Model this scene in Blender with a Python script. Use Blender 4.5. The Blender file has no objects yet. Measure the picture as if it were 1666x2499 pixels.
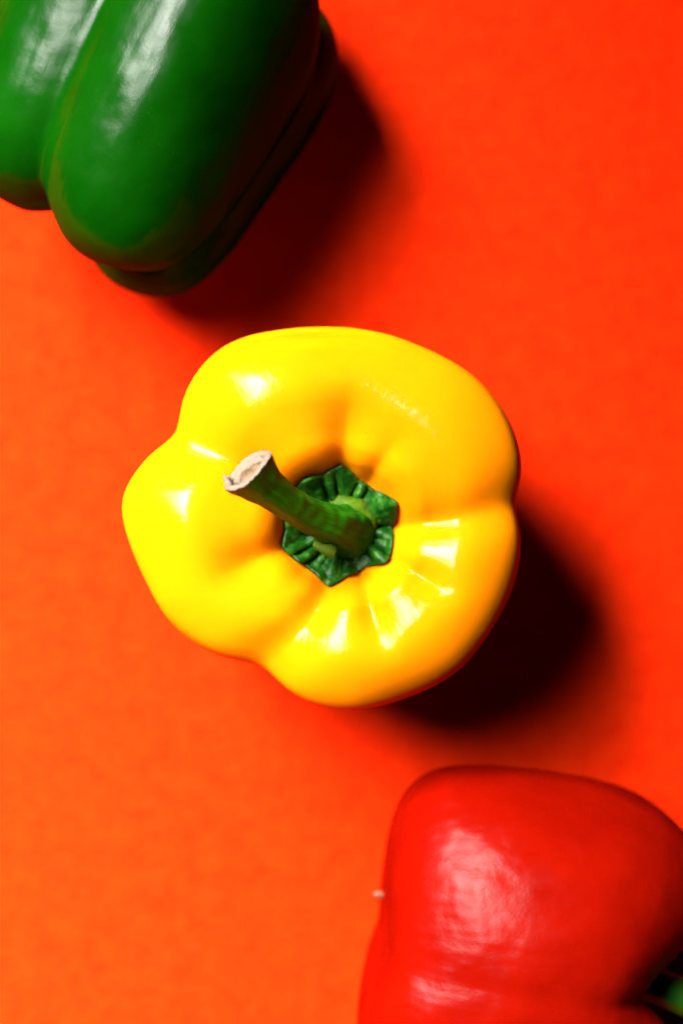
import bpy, math, random
import numpy as np
from mathutils import Matrix, Vector
random.seed(4); np.random.seed(4)
sc = bpy.context.scene
C = sc.collection

# ------------------------------------------------------------------ camera
CAM_H = 0.45                      # straight above the paper (metres)
FPX = 4418.0                      # focal length in pixels of the 1666x2499 frame
cam_d = bpy.data.cameras.new('camera')
cam = bpy.data.objects.new('camera', cam_d); C.objects.link(cam)
cam.location = (0, 0, CAM_H); cam.rotation_euler = (0, 0, 0)
cam_d.sensor_fit = 'VERTICAL'; cam_d.sensor_height = 36.0
cam_d.lens = FPX / 2499 * 36.0
cam_d.clip_start = 0.01; cam_d.clip_end = 20
cam_d.dof.use_dof = True
cam_d.dof.focus_distance = CAM_H - 0.076
cam_d.dof.aperture_fstop = 6.0
cam_d.dof.aperture_blades = 0
sc.camera = cam

# ------------------------------------------------------------------ world (dark studio)
w = bpy.data.worlds.new('World'); sc.world = w; w.use_nodes = True
bg = w.node_tree.nodes['Background']
bg.inputs[0].default_value = (1.0, 0.96, 0.92, 1); bg.inputs[1].default_value = 0.006

# ------------------------------------------------------------------ lamp: one softbox from the upper left
def area(name, loc, target, sx, sy, power, col=(1, .965, .92)):
    d = bpy.data.lights.new(name, 'AREA'); d.shape = 'RECTANGLE'; d.size = sx; d.size_y = sy
    d.energy = power; d.color = col
    o = bpy.data.objects.new(name, d); C.objects.link(o); o.location = loc
    o.rotation_euler = (Vector(target) - Vector(loc)).to_track_quat('-Z', 'Y').to_euler()
    return o
lamp = area('softbox_lamp', (-0.56, 0.36, 0.76), (-0.66, -0.355, 0.0), 0.60, 0.60, 186.0)
lamp.data.spread = math.radians(99)      # softbox with a grid

sc.view_settings.view_transform = 'Standard'; sc.view_settings.look = 'None'
sc.view_settings.exposure = 0.0; sc.view_settings.gamma = 1.0
sc.view_settings.use_curve_mapping = False
try:
    sc.cycles.use_denoising = True
    sc.cycles.max_bounces = 8; sc.cycles.caustics_reflective = False; sc.cycles.caustics_refractive = False
except Exception: pass

# ------------------------------------------------------------------ helpers
def at(px, py, h):
    k = (CAM_H - h) / FPX
    return np.array([(px - 833.0) * k, -(py - 1249.5) * k, h])

def smooth(a, b, x):
    t = np.clip((x - a) / (b - a), 0, 1); return t * t * (3 - 2 * t)

def angd(a, b):                                  # signed angle difference, radians
    return (a - b + math.pi) % (2 * math.pi) - math.pi

def catmull(pts, n):
    P = np.array(pts, float)
    P = np.vstack([2 * P[0] - P[1], P, 2 * P[-1] - P[-2]])
    seg = np.maximum(np.linalg.norm(np.diff(P[1:-1], axis=0), axis=1), 1e-6)
    cum = np.concatenate([[0], np.cumsum(seg)]); out = []
    for s in np.linspace(0, cum[-1], n):
        i = min(np.searchsorted(cum, s, 'right') - 1, len(seg) - 1); t = (s - cum[i]) / seg[i]
        a, b, c, d = P[i], P[i + 1], P[i + 2], P[i + 3]
        out.append(.5 * (2 * b + (c - a) * t + (2 * a - 5 * b + 4 * c - d) * t * t + (3 * b - a - 3 * c + d) * t ** 3))
    return np.array(out)

def vnoise(p, seed=0):                            # smooth value noise on an (N,3) array, -1..1
    i = np.floor(p).astype(np.int64); f = p - i; f = f * f * (3 - 2 * f); r = 0
    for dx in (0, 1):
        for dy in (0, 1):
            for dz in (0, 1):
                h = (i[:, 0] + dx) * 374761393 + (i[:, 1] + dy) * 668265263 + (i[:, 2] + dz) * 2147483647 + seed * 974711
                h = (h ^ (h >> 13)) * 1274126177; h = (h ^ (h >> 16)) & 0xffff
                r = r + (h / 32767.5 - 1) * np.where(dx, f[:, 0], 1 - f[:, 0]) * np.where(dy, f[:, 1], 1 - f[:, 1]) * np.where(dz, f[:, 2], 1 - f[:, 2])
    return r

def mesh_obj(name, verts, faces, mat, parent=None, attr=None, shade=True):
    me = bpy.data.meshes.new(name)
    me.from_pydata([tuple(map(float, v)) for v in verts], [], faces)
    if shade: me.polygons.foreach_set('use_smooth', [True] * len(me.polygons))
    if attr is not None:
        a = me.attributes.new('grain', 'FLOAT_VECTOR', 'POINT'); a.data.foreach_set('vector', np.asarray(attr, np.float32).ravel())
    me.materials.append(mat); me.update()
    o = bpy.data.objects.new(name, me); C.objects.link(o)
    if parent: o.parent = parent
    return o

def grid_faces(nv, nt, wrap=True):
    F = []
    for i in range(nv - 1):
        for j in range(nt if wrap else nt - 1):
            k = (j + 1) % nt
            F.append((i * nt + j, i * nt + k, (i + 1) * nt + k, (i + 1) * nt + j))
    return F

def tag(o, label, cat, kind=None):
    o['label'] = label; o['category'] = cat
    if kind: o['kind'] = kind

# ------------------------------------------------------------------ materials
class NT:
    def __init__(s, name):
        s.m = bpy.data.materials.new(name); s.m.use_nodes = True
        s.t = s.m.node_tree; s.b = s.t.nodes['Principled BSDF']
    def n(s, kind, **kw):
        nd = s.t.nodes.new(kind)
        for k, v in kw.items():
            if k in nd.inputs: nd.inputs[k].default_value = v
            else: setattr(nd, k, v)
        return nd
    def l(s, a, b): s.t.links.new(a, b)
    def val(s, **kw):
        for k, v in kw.items(): s.b.inputs[k.replace('_', ' ')].default_value = v
    def noise(s, vec, scale, detail=3, rough=.5):
        nd = s.n('ShaderNodeTexNoise', Scale=scale, Detail=detail, Roughness=rough); s.l(vec, nd.inputs['Vector']); return nd.outputs['Fac']
    def ramp(s, fac, stops):
        r = s.n('ShaderNodeValToRGB'); e = r.color_ramp.elements
        while len(e) < len(stops): e.new(.5)
        for x, (p, c) in zip(e, stops): x.position = p; x.color = (*c, 1)
        s.l(fac, r.inputs[0]); return r.outputs[0]
    def bump(s, h, strength, dist, prev=None):
        b = s.n('ShaderNodeBump', Strength=strength, Distance=dist); s.l(h, b.inputs['Height'])
        if prev is not None: s.l(prev, b.inputs['Normal'])
        return b.outputs[0]

def skin(name, c0, c1, rough, spec, sss, sssr, stri=.5, wav=.5, specks=None, bars=None, rare=.6):
    t = NT(name); o = t.n('ShaderNodeTexCoord').outputs['Object']
    g = t.n('ShaderNodeAttribute', attribute_name='grain').outputs['Vector']
    col = t.ramp(t.noise(o, 55, 4), [(.35, c0), (.65, c1)])
    if specks:
        sp = t.n('ShaderNodeTexVoronoi', Scale=900.0); t.l(o, sp.inputs['Vector'])
        m = t.n('ShaderNodeMath', operation='LESS_THAN'); t.l(sp.outputs['Distance'], m.inputs[0]); m.inputs[1].default_value = .10
        m2 = t.n('ShaderNodeMath', operation='GREATER_THAN'); t.l(t.noise(o, 130, 2), m2.inputs[0]); m2.inputs[1].default_value = rare
        m3 = t.n('ShaderNodeMath', operation='MULTIPLY'); t.l(m.outputs[0], m3.inputs[0]); t.l(m2.outputs[0], m3.inputs[1])
        mx = t.n('ShaderNodeMix', data_type='RGBA'); t.l(m3.outputs[0], mx.inputs[0]); t.l(col, mx.inputs[6]); mx.inputs[7].default_value = (*specks, 1)
        col = mx.outputs[2]
    t.l(col, t.b.inputs['Base Color'])
    rr = t.n('ShaderNodeMapRange'); t.l(t.noise(o, 160, 5, .6), rr.inputs[0])
    rr.inputs[1].default_value = .3; rr.inputs[2].default_value = .7; rr.inputs[3].default_value = rough * .75; rr.inputs[4].default_value = rough * 1.3
    t.l(rr.outputs[0], t.b.inputs['Roughness'])
    n0 = t.bump(t.noise(g, .75, 2), 1.0, bars) if bars else None
    nb = t.bump(t.noise(o, 75, 2), wav, .0010)
    n1 = t.bump(t.noise(o, 75, 2), wav, .0016, n0)
    n1 = t.bump(t.noise(o, 330, 3, .6), wav, .00010, n1)
    n2 = t.bump(t.noise(g, 4.2, 3, .55), stri, .00026, n1)
    n3 = t.bump(t.noise(o, 900, 2), .12, .0001, n2)
    t.l(nb, t.b.inputs['Normal']); t.l(n3, t.b.inputs['Coat Normal'])     # waxy film over the flesh
    t.l(rr.outputs[0], t.b.inputs['Coat Roughness'])
    t.val(Specular_IOR_Level=0.0, Coat_Weight=spec * 2, Coat_IOR=1.5, Subsurface_Weight=sss, Subsurface_Scale=sssr)
    t.b.inputs['Subsurface Radius'].default_value = (1, .55, .12)
    return t.m

M_yellow = skin('yellow_skin', (.33, .086, .0003), (.34, .094, .0004), .14, .046, .8, .008, .42, .12, specks=(.16, .035, .0005), rare=.70)
M_red = skin('red_skin', (.066, .0007, .0001), (.082, .0011, .0001), .24, .017, .12, .003, .03, .7, bars=.0004)
M_green = skin('green_skin', (.0003, .0120, .0001), (.0006, .0170, .0002), .22, .040, .04, .002, .08, .45, specks=(.005, .018, .0015), bars=.0004)

def paper():
    t = NT('orange_paper'); o = t.n('ShaderNodeTexCoord').outputs['Object']
    c = t.ramp(t.noise(o, 170, 6, .7), [(.3, (.255, .0054, .0002)), (.7, (.300, .0092, .0003))])
    t.l(c, t.b.inputs['Base Color'])
    n1 = t.bump(t.noise(o, 260, 5, .65), .45, .0009)
    t.l(n1, t.b.inputs['Normal']); t.val(Roughness=.8, Specular_IOR_Level=.01)
    return t.m

def stemmat(name, ca, cb, cc):
    t = NT(name); o = t.n('ShaderNodeTexCoord').outputs['Object']
    g = t.n('ShaderNodeAttribute', attribute_name='grain').outputs['Vector']
    c = t.ramp(t.noise(g, 1.6, 5, .65), [(.3, ca), (.5, cb), (.72, cc)])
    t.l(c, t.b.inputs['Base Color'])
    n1 = t.bump(t.noise(g, 3.5, 5, .65), .5, .0006)
    n2 = t.bump(t.noise(o, 2200, 3), .25, .0002, n1)
    t.l(n2, t.b.inputs['Normal']); t.val(Roughness=.42, Specular_IOR_Level=.05, Subsurface_Weight=.08, Subsurface_Scale=.0015)
    return t.m
M_stem = stemmat('green_stem', (.0018, .026, .0004), (.006, .060, .0008), (.013, .074, .0015))
M_collar = stemmat('pale_collar', (.011, .028, .001), (.020, .044, .0014), (.034, .060, .003))

def calyxmat():
    t = NT('calyx_green'); o = t.n('ShaderNodeTexCoord').outputs['Object']
    c = t.ramp(t.noise(o, 420, 5, .6), [(.3, (.0004, .008, .0004)), (.5, (.0018, .021, .0008)), (.72, (.013, .050, .003))])
    t.l(c, t.b.inputs['Base Color'])
    n1 = t.bump(t.noise(o, 700, 4, .6), .5, .0007)
    t.l(n1, t.b.inputs['Normal']); t.val(Roughness=.36, Specular_IOR_Level=.09)
    return t.m
M_calyx = calyxmat()

def cutmat():
    t = NT('dry_cut_wood'); o = t.n('ShaderNodeTexCoord').outputs['Object']
    q = t.n('ShaderNodeSeparateXYZ'); t.l(t.n('ShaderNodeAttribute', attribute_name='grain').outputs['Vector'], q.inputs[0])
    ma = t.n('ShaderNodeMath', operation='MULTIPLY_ADD'); t.l(t.noise(o, 600, 6, .75), ma.inputs[0]); ma.inputs[1].default_value = .55; t.l(q.outputs[0], ma.inputs[2])
    c = t.ramp(ma.outputs[0], [(.22, (.030, .017, .007)), (.50, (.062, .040, .020)), (.72, (.082, .061, .040)), (.82, (.014, .007, .002)), (.90, (.062, .042, .024)), (1.0, (.088, .068, .050))])
    t.l(c, t.b.inputs['Base Color'])
    n1 = t.bump(t.noise(o, 1500, 5, .7), .8, .0006)
    t.l(n1, t.b.inputs['Normal']); t.val(Roughness=.9, Specular_IOR_Level=.1)
    return t.m
M_cut = cutmat()
M_nub = stemmat('bud_green', (.016, .040, .001), (.030, .058, .002), (.055, .08, .006))
def tipmat():
    t = NT('dry_tip'); t.val(Roughness=.5, Specular_IOR_Level=.3); t.b.inputs['Base Color'].default_value = (.06, .011, .0015, 1); return t.m
M_tip = tipmat()

# ------------------------------------------------------------------ ground: orange paper
pv = [(-.9, -.9, 0), (.9, -.9, 0), (.9, .9, 0), (-.9, .9, 0)]
pp = mesh_obj('paper_backdrop', pv, [(0, 1, 2, 3)], paper(), shade=False)
tag(pp, 'flat matte orange red paper under all the peppers', 'paper', 'structure')

# ------------------------------------------------------------------ pepper body
NTH = 420
TH = np.arange(NTH) / NTH * 2 * math.pi

def body_from(prof, R, modify, NV=190):
    """prof: control points (f, zn) from blossom end to stem cavity; R(th, zn) radius; modify(th, f, zn, v) -> (f_scale, dz)"""
    P = catmull(prof, NV)
    f = np.maximum(P[:, 0], 0)[:, None] * np.ones((1, NTH)); z = P[:, 1][:, None] * np.ones((1, NTH))
    v = np.linspace(0, 1, NV)[:, None] * np.ones((1, NTH)); th = np.ones((NV, 1)) * TH[None, :]
    rho, zz = modify(th, f, z, v)
    X = np.stack([rho * np.cos(th), rho * np.sin(th), zz], -1)
    V = X.reshape(-1, 3)
    g = np.stack([np.cos(th) * 7, np.sin(th) * 7, v * 5.0], -1).reshape(-1, 3)
    return V, grid_faces(NV, NTH), g

def tube(path, radii, nseg=28, ridges=5, ridge_amp=.06, end_normal=None, nring=60, phase=0.3):
    P = catmull(np.column_stack([np.array(path), np.array(radii)]), nring)
    c, r = P[:, :3], P[:, 3]
    T = np.gradient(c, axis=0); T /= np.linalg.norm(T, axis=1)[:, None]
    if end_normal is not None:
        en = np.array(end_normal, float); en /= np.linalg.norm(en)
        for i in range(nring):
            k = smooth(.80, 1, i / (nring - 1)); T[i] = T[i] * (1 - k) + en * k; T[i] /= np.linalg.norm(T[i])
    u = np.cross(T[0], [0.3, 1, 0.1]); u /= np.linalg.norm(u)
    V = []; G = []
    for i in range(nring):
        u = u - T[i] * np.dot(u, T[i]); u /= np.linalg.norm(u); b = np.cross(T[i], u)
        for j in range(nseg):
            a = 2 * math.pi * j / nseg
            rr = r[i] * (1 + ridge_amp * math.cos(ridges * a + phase) * min(1.0, .25 + 2.2 * i / nring) * (1 - .5 * i / nring))
            V.append(c[i] + rr * (math.cos(a) * u + math.sin(a) * b)); G.append((math.cos(a) * 2.2, math.sin(a) * 2.2, i / nring * 3.0))
    V = np.array(V); G = np.array(G)
    V = V + (vnoise(V * 420, 3) * .00018)[:, None] * np.array([1, 1, 1])
    return V, grid_faces(nring, nseg), G, (c[-1], T[-1], u, np.cross(T[-1], u), r[-1])

def cut_disc(end, seed=1, rag=1.0):
    c, T, u, b, r = end
    rng = np.random.RandomState(seed); nr, ns = 16, 56; V = []
    for i in range(nr):
        q = i / (nr - 1)
        for j in range(ns):
            a = 2 * math.pi * j / ns
            rr = r * q * .985
            h = .0007 * math.exp(-((q - .88) / .08) ** 2) - .0011 * math.exp(-((q - .55) / .25) ** 2) + .0002 * math.sin(3 * a + 4 * q)
            h += .0005 * (q > .15) * rng.uniform(-.5, .5) * (1 if q < .8 else .6)
            V.append(c + rr * (math.cos(a) * u + math.sin(a) * b) + T * (h + .0001))
    V = np.array(V)
    return V, grid_faces(nr, ns), np.repeat(np.linspace(0, 1, nr), ns)

def splinter(c, d, n, L, W, seed):
    rng = np.random.RandomState(seed)
    d = np.array(d) / np.linalg.norm(d); n = np.array(n) / np.linalg.norm(n); s = np.cross(d, n); V = []
    for k, (t, wd) in enumerate([(0, 1), (.35, .9), (.7, .75), (1, .3)]):
        for a in range(6):
            an = a / 6 * 2 * math.pi
            V.append(np.array(c) + d * L * t + (s * math.cos(an) * W + n * math.sin(an) * W * .6) * wd * rng.uniform(.7, 1.3))
    return np.array(V), grid_faces(4, 6) + [(18, 19, 20, 21, 22, 23)]

def merge(parts):
    V, F, k = [], [], 0
    for v, f in parts:
        V.append(v); F += [tuple(i + k for i in q) for q in f]; k += len(v)
    return np.vstack(V), F

def calyx_mesh(outline, floor_z, edge_z, inner, nrib=11, seed=0, amp=.0009):
    """outline: function th -> radius; dished crinkled leaf collar with upturned pointed edge"""
    ns, nr = 220, 26; V = []
    rng = np.random.RandomState(seed)
    ph = rng.uniform(0, 6.28, 4)
    for i in range(nr):
        q = i / (nr - 1)
        for j in range(ns):
            a = 2 * math.pi * j / ns; R = outline(a)
            rho = inner + (R - inner) * q
            z = floor_z + (edge_z(a) - floor_z) * q ** 1.25
            rib = math.cos(nrib * a + ph[0] + 1.9 * math.sin(2 * a + ph[1]) + 1.1 * math.sin(3 * a + 1) + .5 * math.sin(7 * a)) + .5 * math.cos((nrib * 2 - 3) * a + ph[2] + 3 * q)
            z += amp * rib * (.55 + .45 * math.sin(3 * a + ph[3]) + .25 * math.sin(7 * a)) * 1.25 * math.sin(math.pi * min(q * .93 + .04, 1)) ** .8
            V.append((rho * math.cos(a), rho * math.sin(a), z))
    V = np.array(V)
    n = vnoise(V * 380, seed + 5) * .0008 + vnoise(V * 800, seed + 9) * .00022 + vnoise(V * 1700, seed + 2) * .00012
    V[:, 2] += n
    return V, grid_faces(nr, ns)

def add_solid(o, t):
    m = o.modifiers.new('thickness', 'SOLIDIFY'); m.thickness = t; m.offset = -1

# ================================================================== YELLOW (standing, seen from above)
YC = at(835, 1285, 0.04); YC[2] = 0
trace = [(833,806),(885,811),(930,820),(995,842),(1061,871),(1126,910),(1178,956),(1217,1004),(1246,1060),(1262,1112),(1266,1164),(1259,1203),
 (1254,1229),(1261,1261),(1265,1307),(1259,1372),(1243,1430),(1210,1502),(1171,1561),(1126,1616),(1061,1661),(996,1691),(930,1713),(865,1723),
 (800,1719),(748,1704),(703,1678),(664,1645),(635,1624),(605,1615),(553,1601),(495,1574),(443,1535),(404,1486),(374,1430),(345,1372),(316,1307),
 (301,1242),(306,1203),(326,1164),(358,1118),(391,1089),(420,1066),(431,1050),(436,1014),(449,969),(475,923),(514,878),(560,848),(618,827),(683,816),(761,808)]
tp = np.array([at(x, y, .050)[:2] - YC[:2] for x, y in trace])
ta = np.arctan2(tp[:, 1], tp[:, 0]) % (2 * math.pi); tr = np.linalg.norm(tp, axis=1)
od = np.argsort(ta); ta, tr = ta[od], tr[od]
YR = np.interp(TH, np.concatenate([ta - 2 * math.pi, ta, ta + 2 * math.pi]), np.tile(tr, 3))
kern = np.exp(-(np.arange(-9, 10) / 4.0) ** 2); kern /= kern.sum()
YR = np.convolve(np.concatenate([YR[-9:], YR, YR[:9]]), kern, 'valid')
D2 = math.radians
# grooves: angle at the calyx, angle at the rim, depth, angular width at calyx, at rim, fade-out fraction
GRV = [(148, 150, .0042, 15, 12, 1.3), (90, 84, .0031, 11, 13, .80), (60, 58, .0016, 8, 8, .62), (2, 8, .0034, 12, 9, 1.3),
       (-33, -30, .0030, 9, 7, .80), (257, 239, .0036, 12, 13, 1.2), (199, 204, .0035, 13, 12, .80), (228, 226, .0008, 7, 7, .5), (-70, -73, .0028, 9, 8, .80)]
LOBE_H = [(118, .0012), (180, .0005), (40, .0020), (-40, .0012), (-80, .0010), (222, -.0008)]
H_Y = .074
def yel(th, f, z, v):
    Rm = .0437
    R = np.interp(th.ravel(), np.append(TH, 2 * math.pi), np.append(YR, YR[0])).reshape(th.shape)
    k = smooth(.20, .62, f); top = v > .5
    k = np.where(top, k, smooth(.1, .8, f))
    taper = np.where(top, 1, 1 - .10 * (1 - z / .5).clip(0, 1))
    rho = f * (Rm * (1 - k) + R * k) * taper
    zz = z * H_Y
    sh = smooth(.45, .8, z)
    for a0, a1, dep, w0, w1, fade in GRV:
        q = ((f - .25) / .75).clip(0, 1)
        a = np.radians(a0 + (a1 - a0) * q); wd = np.radians(w0 + (w1 - w0) * q)
        e = np.exp(-np.abs(angd(th, a) / wd) ** 1.7)
        fo = (1 - smooth(fade - .35, fade, f)) if fade < 1 else 1.0
        inner = smooth(.16, .30, f)
        zz = zz - dep * e * fo * inner * sh * (1 - .55 * smooth(.65, 1, f))
        if fade >= 1: rho = rho * (1 - .012 * e * smooth(.5, .95, f) * sh)
    for a, hgt in LOBE_H:
        zz = zz + hgt * np.exp(-(angd(th, math.radians(a)) / .42) ** 2) * smooth(.18, .42, f) * sh
    zz = zz - .0018 * smooth(.52, .85, f) * np.exp(-(angd(th, math.radians(148)) / .9) ** 2) * sh
    # bottom clefts
    for a in (150, 85, 5, 239):
        e = np.exp(-(angd(th, math.radians(a)) / .22) ** 2)
        zz = zz + .006 * e * (1 - smooth(.1, .35, z)) * smooth(.0, .3, f)
    # faint second contour on the far lobe at the top
    e = np.exp(-(angd(th, math.radians(103)) / .40) ** 2) * np.exp(-((f - .93) / .035) ** 2) * (v > .5)
    zz = zz - .0022 * e
    return rho, zz
YPROF = [(0, .10), (.18, .07), (.38, .012), (.55, .0), (.74, .06), (.88, .20), (.965, .40), (.990, .56), (1.0, .70), (.993, .80), (.967, .875), (.91, .920), (.82, .955), (.72, .977), (.64, .979), (.56, .968), (.48, .956), (.395, .942), (.33, .905), (.285, .85), (.24, .80), (.15, .765), (0, .76)]
V, F, G = body_from(YPROF, None, yel, 220)
V[:, 2] -= V[:, 2].min()
V = V + (vnoise(V * 90, 2) * .0003)[:, None] * (V - [0, 0, .035]) / .04
ZMINY = V[:, 2].min(); V[:, 2] -= ZMINY
yellow = bpy.data.objects.new('bell_pepper', None); C.objects.link(yellow); yellow.location = YC
yellow.empty_display_size = .02
tag(yellow, 'whole yellow bell pepper standing upright, stem pointing at the viewer', 'pepper')
mesh_obj('body', V, F, M_yellow, yellow, G)

# calyx
cp = [(832,1139),(875,1169),(915,1196),(963,1229),(959,1285),(943,1365),(891,1385),(845,1408),(802,1426),(772,1403),(739,1378),(694,1333),(696,1292),(700,1230),(742,1176),(790,1158)]
CZ = .0600
cq = np.array([at(x, y, CZ)[:2] - YC[:2] for x, y in cp]); ca = np.arctan2(cq[:, 1], cq[:, 0]) % (2 * math.pi); cr = np.linalg.norm(cq, axis=1)
cr *= np.array([1.03, .99, .99, 1.04, .99, 1.04, .99, .99, 1.04, .99, .99, 1.04, .99, .99, 1.03, .99]); od = np.argsort(ca); ca, cr = ca[od], cr[od]
def c_out(a): return float(np.interp(a % (2 * math.pi), np.concatenate([ca - 2 * math.pi, ca, ca + 2 * math.pi]), np.tile(cr, 3)))
Vb = V.reshape(-1, NTH, 3)
def surf_z(a, r):                                 # height of the cavity wall at (angle, radius)
    j = int(round((a % (2 * math.pi)) / (2 * math.pi) * NTH)) % NTH
    col = Vb[110:, j]; rr = np.hypot(col[:, 0], col[:, 1]); o_ = np.argsort(rr)
    return float(np.interp(r, rr[o_], col[o_, 2]))
def c_edge(a): return surf_z(a, c_out(a)) + .0007
FLOOR = float(V[:, 2].reshape(-1, NTH)[-1].mean()) + .0012
cv, cf = calyx_mesh(c_out, FLOOR, c_edge, .0035, 14, 3, .0009)
# keep the leaf just above the cavity wall everywhere
for i, p in enumerate(cv):
    a = math.atan2(p[1], p[0]); r = math.hypot(p[0], p[1]); cv[i, 2] = max(p[2], surf_z(a, r) + .0005)
cal = mesh_obj('calyx', cv, cf, M_calyx, yellow); add_solid(cal, .0006)

# stem
def yl(px, py, h): return at(px, py, h) - YC
path = [yl(850, 1294, FLOOR - .001), yl(848, 1293, FLOOR + .0015), yl(838, 1290, FLOOR + .005), yl(806, 1279, FLOOR + .0115), yl(752, 1256, .0755), yl(695, 1221, .0820), yl(645, 1183, .0865), yl(606, 1149, .0900)]
rad = [.0066, .0061, .0050, .0041, .0036, .0035, .0043, .0059]
sv, sf, sg, end = tube(path, rad, 60, 5, .085, (-.60, .70, .36), 80)
stem = mesh_obj('stem', sv, sf, M_stem, yellow, sg)
dv, df, dq = cut_disc(end, 3)
c, T, u, b, r = end
sp = []
for k, (ang, L, W) in enumerate([(200, .0030, .0013), (215, .0022, .0014), (185, .0017, .0011), (170, .0012, .0006), (235, .0007, .0007), (60, .0005, .0006), (250, .0009, .0005)]):
    # splinters along the edge away from the light, in image-left direction
    ex = np.array([-1, -.25, 0]); ex = ex - T * ex.dot(T); ex /= np.linalg.norm(ex); ey = np.cross(T, ex)
    a = math.radians(ang - 200); p = c + r * (.82 if ang < 240 else .6) * (math.cos(a) * ex + math.sin(a) * ey)
    sp.append(splinter(p - T * .0003, T + .25 * np.random.uniform(-1, 1, 3), ex, L, W, k))
dv, df = merge([(dv, df)] + sp)
dq = np.concatenate([dq, np.full(len(dv) - len(dq), .85)])
mesh_obj('cut_face', dv, df, M_cut, stem, np.column_stack([dq, dq * 0, dq * 0]))
# little pale bud at the lower side of the stem
n0 = yl(768, 1329, .0660); n1 = yl(812, 1346, .0665)
nv_, nf_, ng_, ne_ = tube([n0, n0 * .6 + n1 * .4 + [0, 0, .0006], n1 * .7 + n0 * .3 + [0, 0, .0008], n1, n1 + (n1 - n0) * .16], [.0010, .0013, .0015, .0016, .0004], 16, 3, .08, None, 26)
mesh_obj('bud_nub', nv_, nf_, M_nub, stem, ng_)
cvv, cff, cg, _ = tube([yl(846, 1280, FLOOR - .001), yl(846, 1280, FLOOR + .0014), yl(845, 1280, FLOOR + .0026), yl(843, 1281, FLOOR + .0034), yl(840, 1282, FLOOR + .0037)], [.0066, .0066, .0060, .0045, .0030], 48, 7, .04, None, 24)
mesh_obj('collar', cvv, cff, M_collar, stem, cg)

# ================================================================== lying peppers
def lying(name, label, mat, L, lobes, axis, center_px, hgt, prof, seed, flats=(), gsig=2.6, roll=0, cR=.34, endg=1.0, tope=1.0, tilt=0, sharp=26, tip=False, taper=.2):
    """lobes: (angle deg, radius, top z offset, bottom z offset, width factor)"""
    def fields(th):
        Rs = []; 
        for a, R0, tz, bz, wf in lobes:
            d = angd(th, math.radians(a + roll)); c = R0 * cR; aa = R0 - c
            ins = aa * aa - (c * np.sin(d) / wf) ** 2
            Rs.append(np.where(np.abs(d) < math.pi / 2 * 1.2, c * np.cos(d) + np.sqrt(np.maximum(ins, 1e-8)), R0 * .4))
        Rs = np.array(Rs); Rm = Rs.max(0)
        wgt = np.exp(sharp * 60 * (Rs - Rm)); R = Rm + np.log(wgt.sum(0)) / (sharp * 60) * .3
        wgt2 = np.exp(300 * (Rs - Rm)); wgt2 /= wgt2.sum(0)
        tz = sum(wgt2[i] * l[2] for i, l in enumerate(lobes)); bz = sum(wgt2[i] * l[3] for i, l in enumerate(lobes)); RR = sum(wgt2[i] * l[1] for i, l in enumerate(lobes))
        return R, tz, bz, RR
    Rm_mean = np.mean([l[1] for l in lobes])
    def mod(th, f, z, v):
        R, tz, bz, RR = fields(TH); gro = np.clip(1 - R / RR, 0, 1)
        gk = np.exp(-(np.arange(-16, 17) / gsig) ** 2); gk /= gk.sum()
        sm = lambda q: np.convolve(np.concatenate([q[-16:], q, q[:16]]), gk, 'valid')
        R, tz, bz, gro = sm(R), sm(tz), sm(bz), sm(gro)
        R, tz, bz, gro = [np.ones_like(th) * q[None, :] for q in (R, tz, bz, gro)]
        k = np.where(v > .5, smooth(.15, .6, f), smooth(.05, .6, f))
        tap = 1 - taper * (1 - z.clip(0, 1)) ** 1.3
        rho = f * (Rm_mean * .85 * (1 - k) + R * k) * tap * (1 - gro * .5 * endg * (1 - smooth(.05, .5, z)))
        zz = z * L + smooth(.55, 1, z) * (tz - gro * .05 * tope) * smooth(.12, .5, f) - (1 - smooth(0, .4, z)) * (bz - gro * .085 * endg) * smooth(.08, .5, f)
        return rho, zz
    V, F, G = body_from(prof, None, mod, 200)
    V = V + (vnoise(V * 60 + seed * 7, seed) * .0007 + vnoise(V * 150, seed + 3) * .00018)[:, None] * (V - [0, 0, L / 2]) / .045
    a = np.array(axis, float); a /= np.linalg.norm(a); up = np.array([0, 0, 1.0]); x = up - a * up.dot(a); x /= np.linalg.norm(x); y = np.cross(a, x)
    Rt = np.column_stack([x, y, a])
    W = (V - [0, 0, L / 2]) @ Rt.T
    for nrm, dd, kk in flats:                     # faces pressed flatter between the lobes
        nrm = np.array(nrm) / np.linalg.norm(nrm); t = W @ nrm - dd; sft = .003
        tt = sft * np.logaddexp(0, t / sft)
        W = W - (tt * (1 - kk))[:, None] * nrm
    lo = W[:, 2].min(); ctr = at(*center_px, hgt); base = np.array([ctr[0], ctr[1], 0.0])
    W[:, 2] -= lo
    e = bpy.data.objects.new('bell_pepper', None); C.objects.link(e); e.location = base; e.empty_display_size = .02
    tag(e, label, 'pepper')
    mesh_obj('body', W, F, mat, e, G)
    def xf(P): 
        q = (np.asarray(P, float) - [0, 0, L / 2]) @ Rt.T; q[..., 2] -= lo; return q
    return e, V, xf

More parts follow.
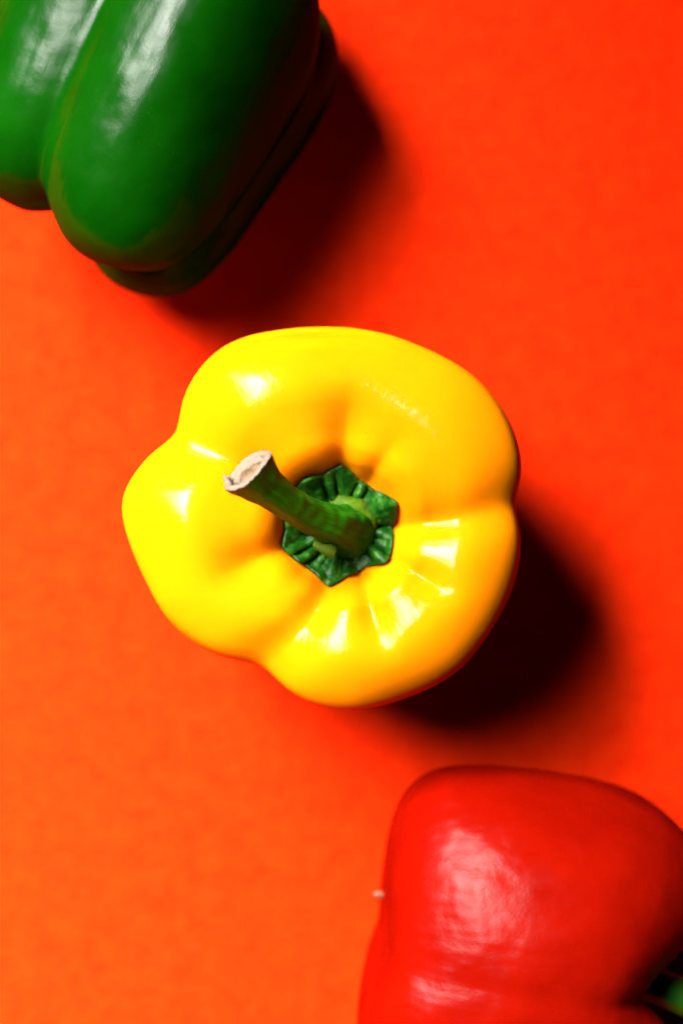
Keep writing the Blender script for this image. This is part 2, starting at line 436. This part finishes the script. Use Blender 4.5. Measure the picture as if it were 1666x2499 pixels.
def stem_for(e, V, xf, bend, seed, length=.03):
    fl = float(V.reshape(-1, NTH, 3)[-1, :, 2].mean())
    co = lambda a: .0125 + .0022 * abs(math.cos(2.5 * a + seed)) ** 3
    Vg = V.reshape(-1, NTH, 3)
    def sz(a, r):
        j = int(round((a % (2 * math.pi)) / (2 * math.pi) * NTH)) % NTH; col = Vg[110:, j]; rr = np.hypot(col[:, 0], col[:, 1]); o_ = np.argsort(rr)
        return float(np.interp(r, rr[o_], col[o_, 2]))
    cv, cf = calyx_mesh(co, fl + .001, lambda a: sz(a, co(a)) + .0006, .0035, 11, seed)
    for i, p in enumerate(cv): cv[i, 2] = max(p[2], sz(math.atan2(p[1], p[0]), math.hypot(p[0], p[1])) + .0005)
    cal = mesh_obj('calyx', xf(cv), cf, M_calyx, e); add_solid(cal, .0006)
    b = np.array(bend)
    pts = [np.array([0, 0, fl - .001]), np.array([0, 0, fl + .003]), np.array([0, 0, fl + .010]) + b * .12, np.array([0, 0, fl + .018]) + b * .4, np.array([0, 0, fl + length * .85]) + b * .75, np.array([0, 0, fl + length]) + b]
    sv, sf, sg, end = tube(pts, [.0060, .0052, .0042, .0040, .0044, .0054], 32, 5, .06, None, 60)
    st = mesh_obj('stem', xf(sv), sf, M_stem, e, sg)
    dv, df, dq = cut_disc(end, seed); mesh_obj('cut_face', xf(dv), df, M_cut, st, np.column_stack([dq, dq * 0, dq * 0]))

LPROF = [(0, .09), (.16, .075), (.36, .01), (.56, .0), (.78, .03), (.91, .105), (.97, .23), (1.0, .45), (1.0, .62), (.98, .76), (.91, .88), (.78, .965), (.62, 1.0), (.48, .985), (.38, .93), (.31, .86), (.24, .80), (.14, .775), (0, .77)]

RPROF = [(0, .035), (.16, .03), (.36, .006), (.58, .0), (.78, .025), (.91, .10), (.97, .22), (1.0, .42), (1.0, .58), (.985, .71), (.93, .83), (.825, .92), (.69, .978), (.56, 1.0), (.48, .985), (.38, .93), (.31, .86), (.24, .80), (.14, .775), (0, .77)]
green, GV, gx = lying('green', 'glossy green bell pepper lying on its side, cut off at the upper left', M_green, .080,
    [(33, .0450, 0, .001, 1), (130, .0418, 0, .0015, 1.25), (224, .041, 0, -.012, 1), (-64, .0420, 0, -.002, 1)], (.47, .885, -.02), (354, 214), .04, LPROF, 2, taper=.15, endg=.4, cR=.40, gsig=3.5,
    flats=[((.80, -.30, .52), .0335, .35)])
stem_for(green, GV, gx, (.004, .004, 0), 5)
red, RV, rx = lying('red', 'glossy red bell pepper lying on its side at the lower right', M_red, .063,
    [(-72, .0424, .010, 0, 1), (42, .0374, .007, .0, 1), (128, .040, -.002, 0, 1), (-117, .0432, .007, .0, 1)], (.983, -.175, -.06), (1254, 2332), .04, RPROF, 7, taper=.04, cR=.21, endg=.2, tope=2.5, flats=[((-.33, .36, .87), .0325, .32), ((.75, -.05, .65), .0375, .6)])
stem_for(red, RV, rx, (.006, .004, 0), 8)
# dried blossom tip of the red pepper
_q = RV[:NTH * 90]; _i = np.argmin(np.hypot(_q[:, 0] + .011, _q[:, 1] + .0062)); t0 = _q[_i] + [0, 0, .0006]
tv, tf, tg, _ = tube([t0 + [0, 0, .002], t0 - [0, 0, .001], t0 - [0, 0, .0020], t0 - [0, 0, .0028]], [.0012, .0010, .0009, .0004], 14, 3, .05, None, 18)
mesh_obj('blossom_tip', rx(tv), tf, M_tip, red, tg)
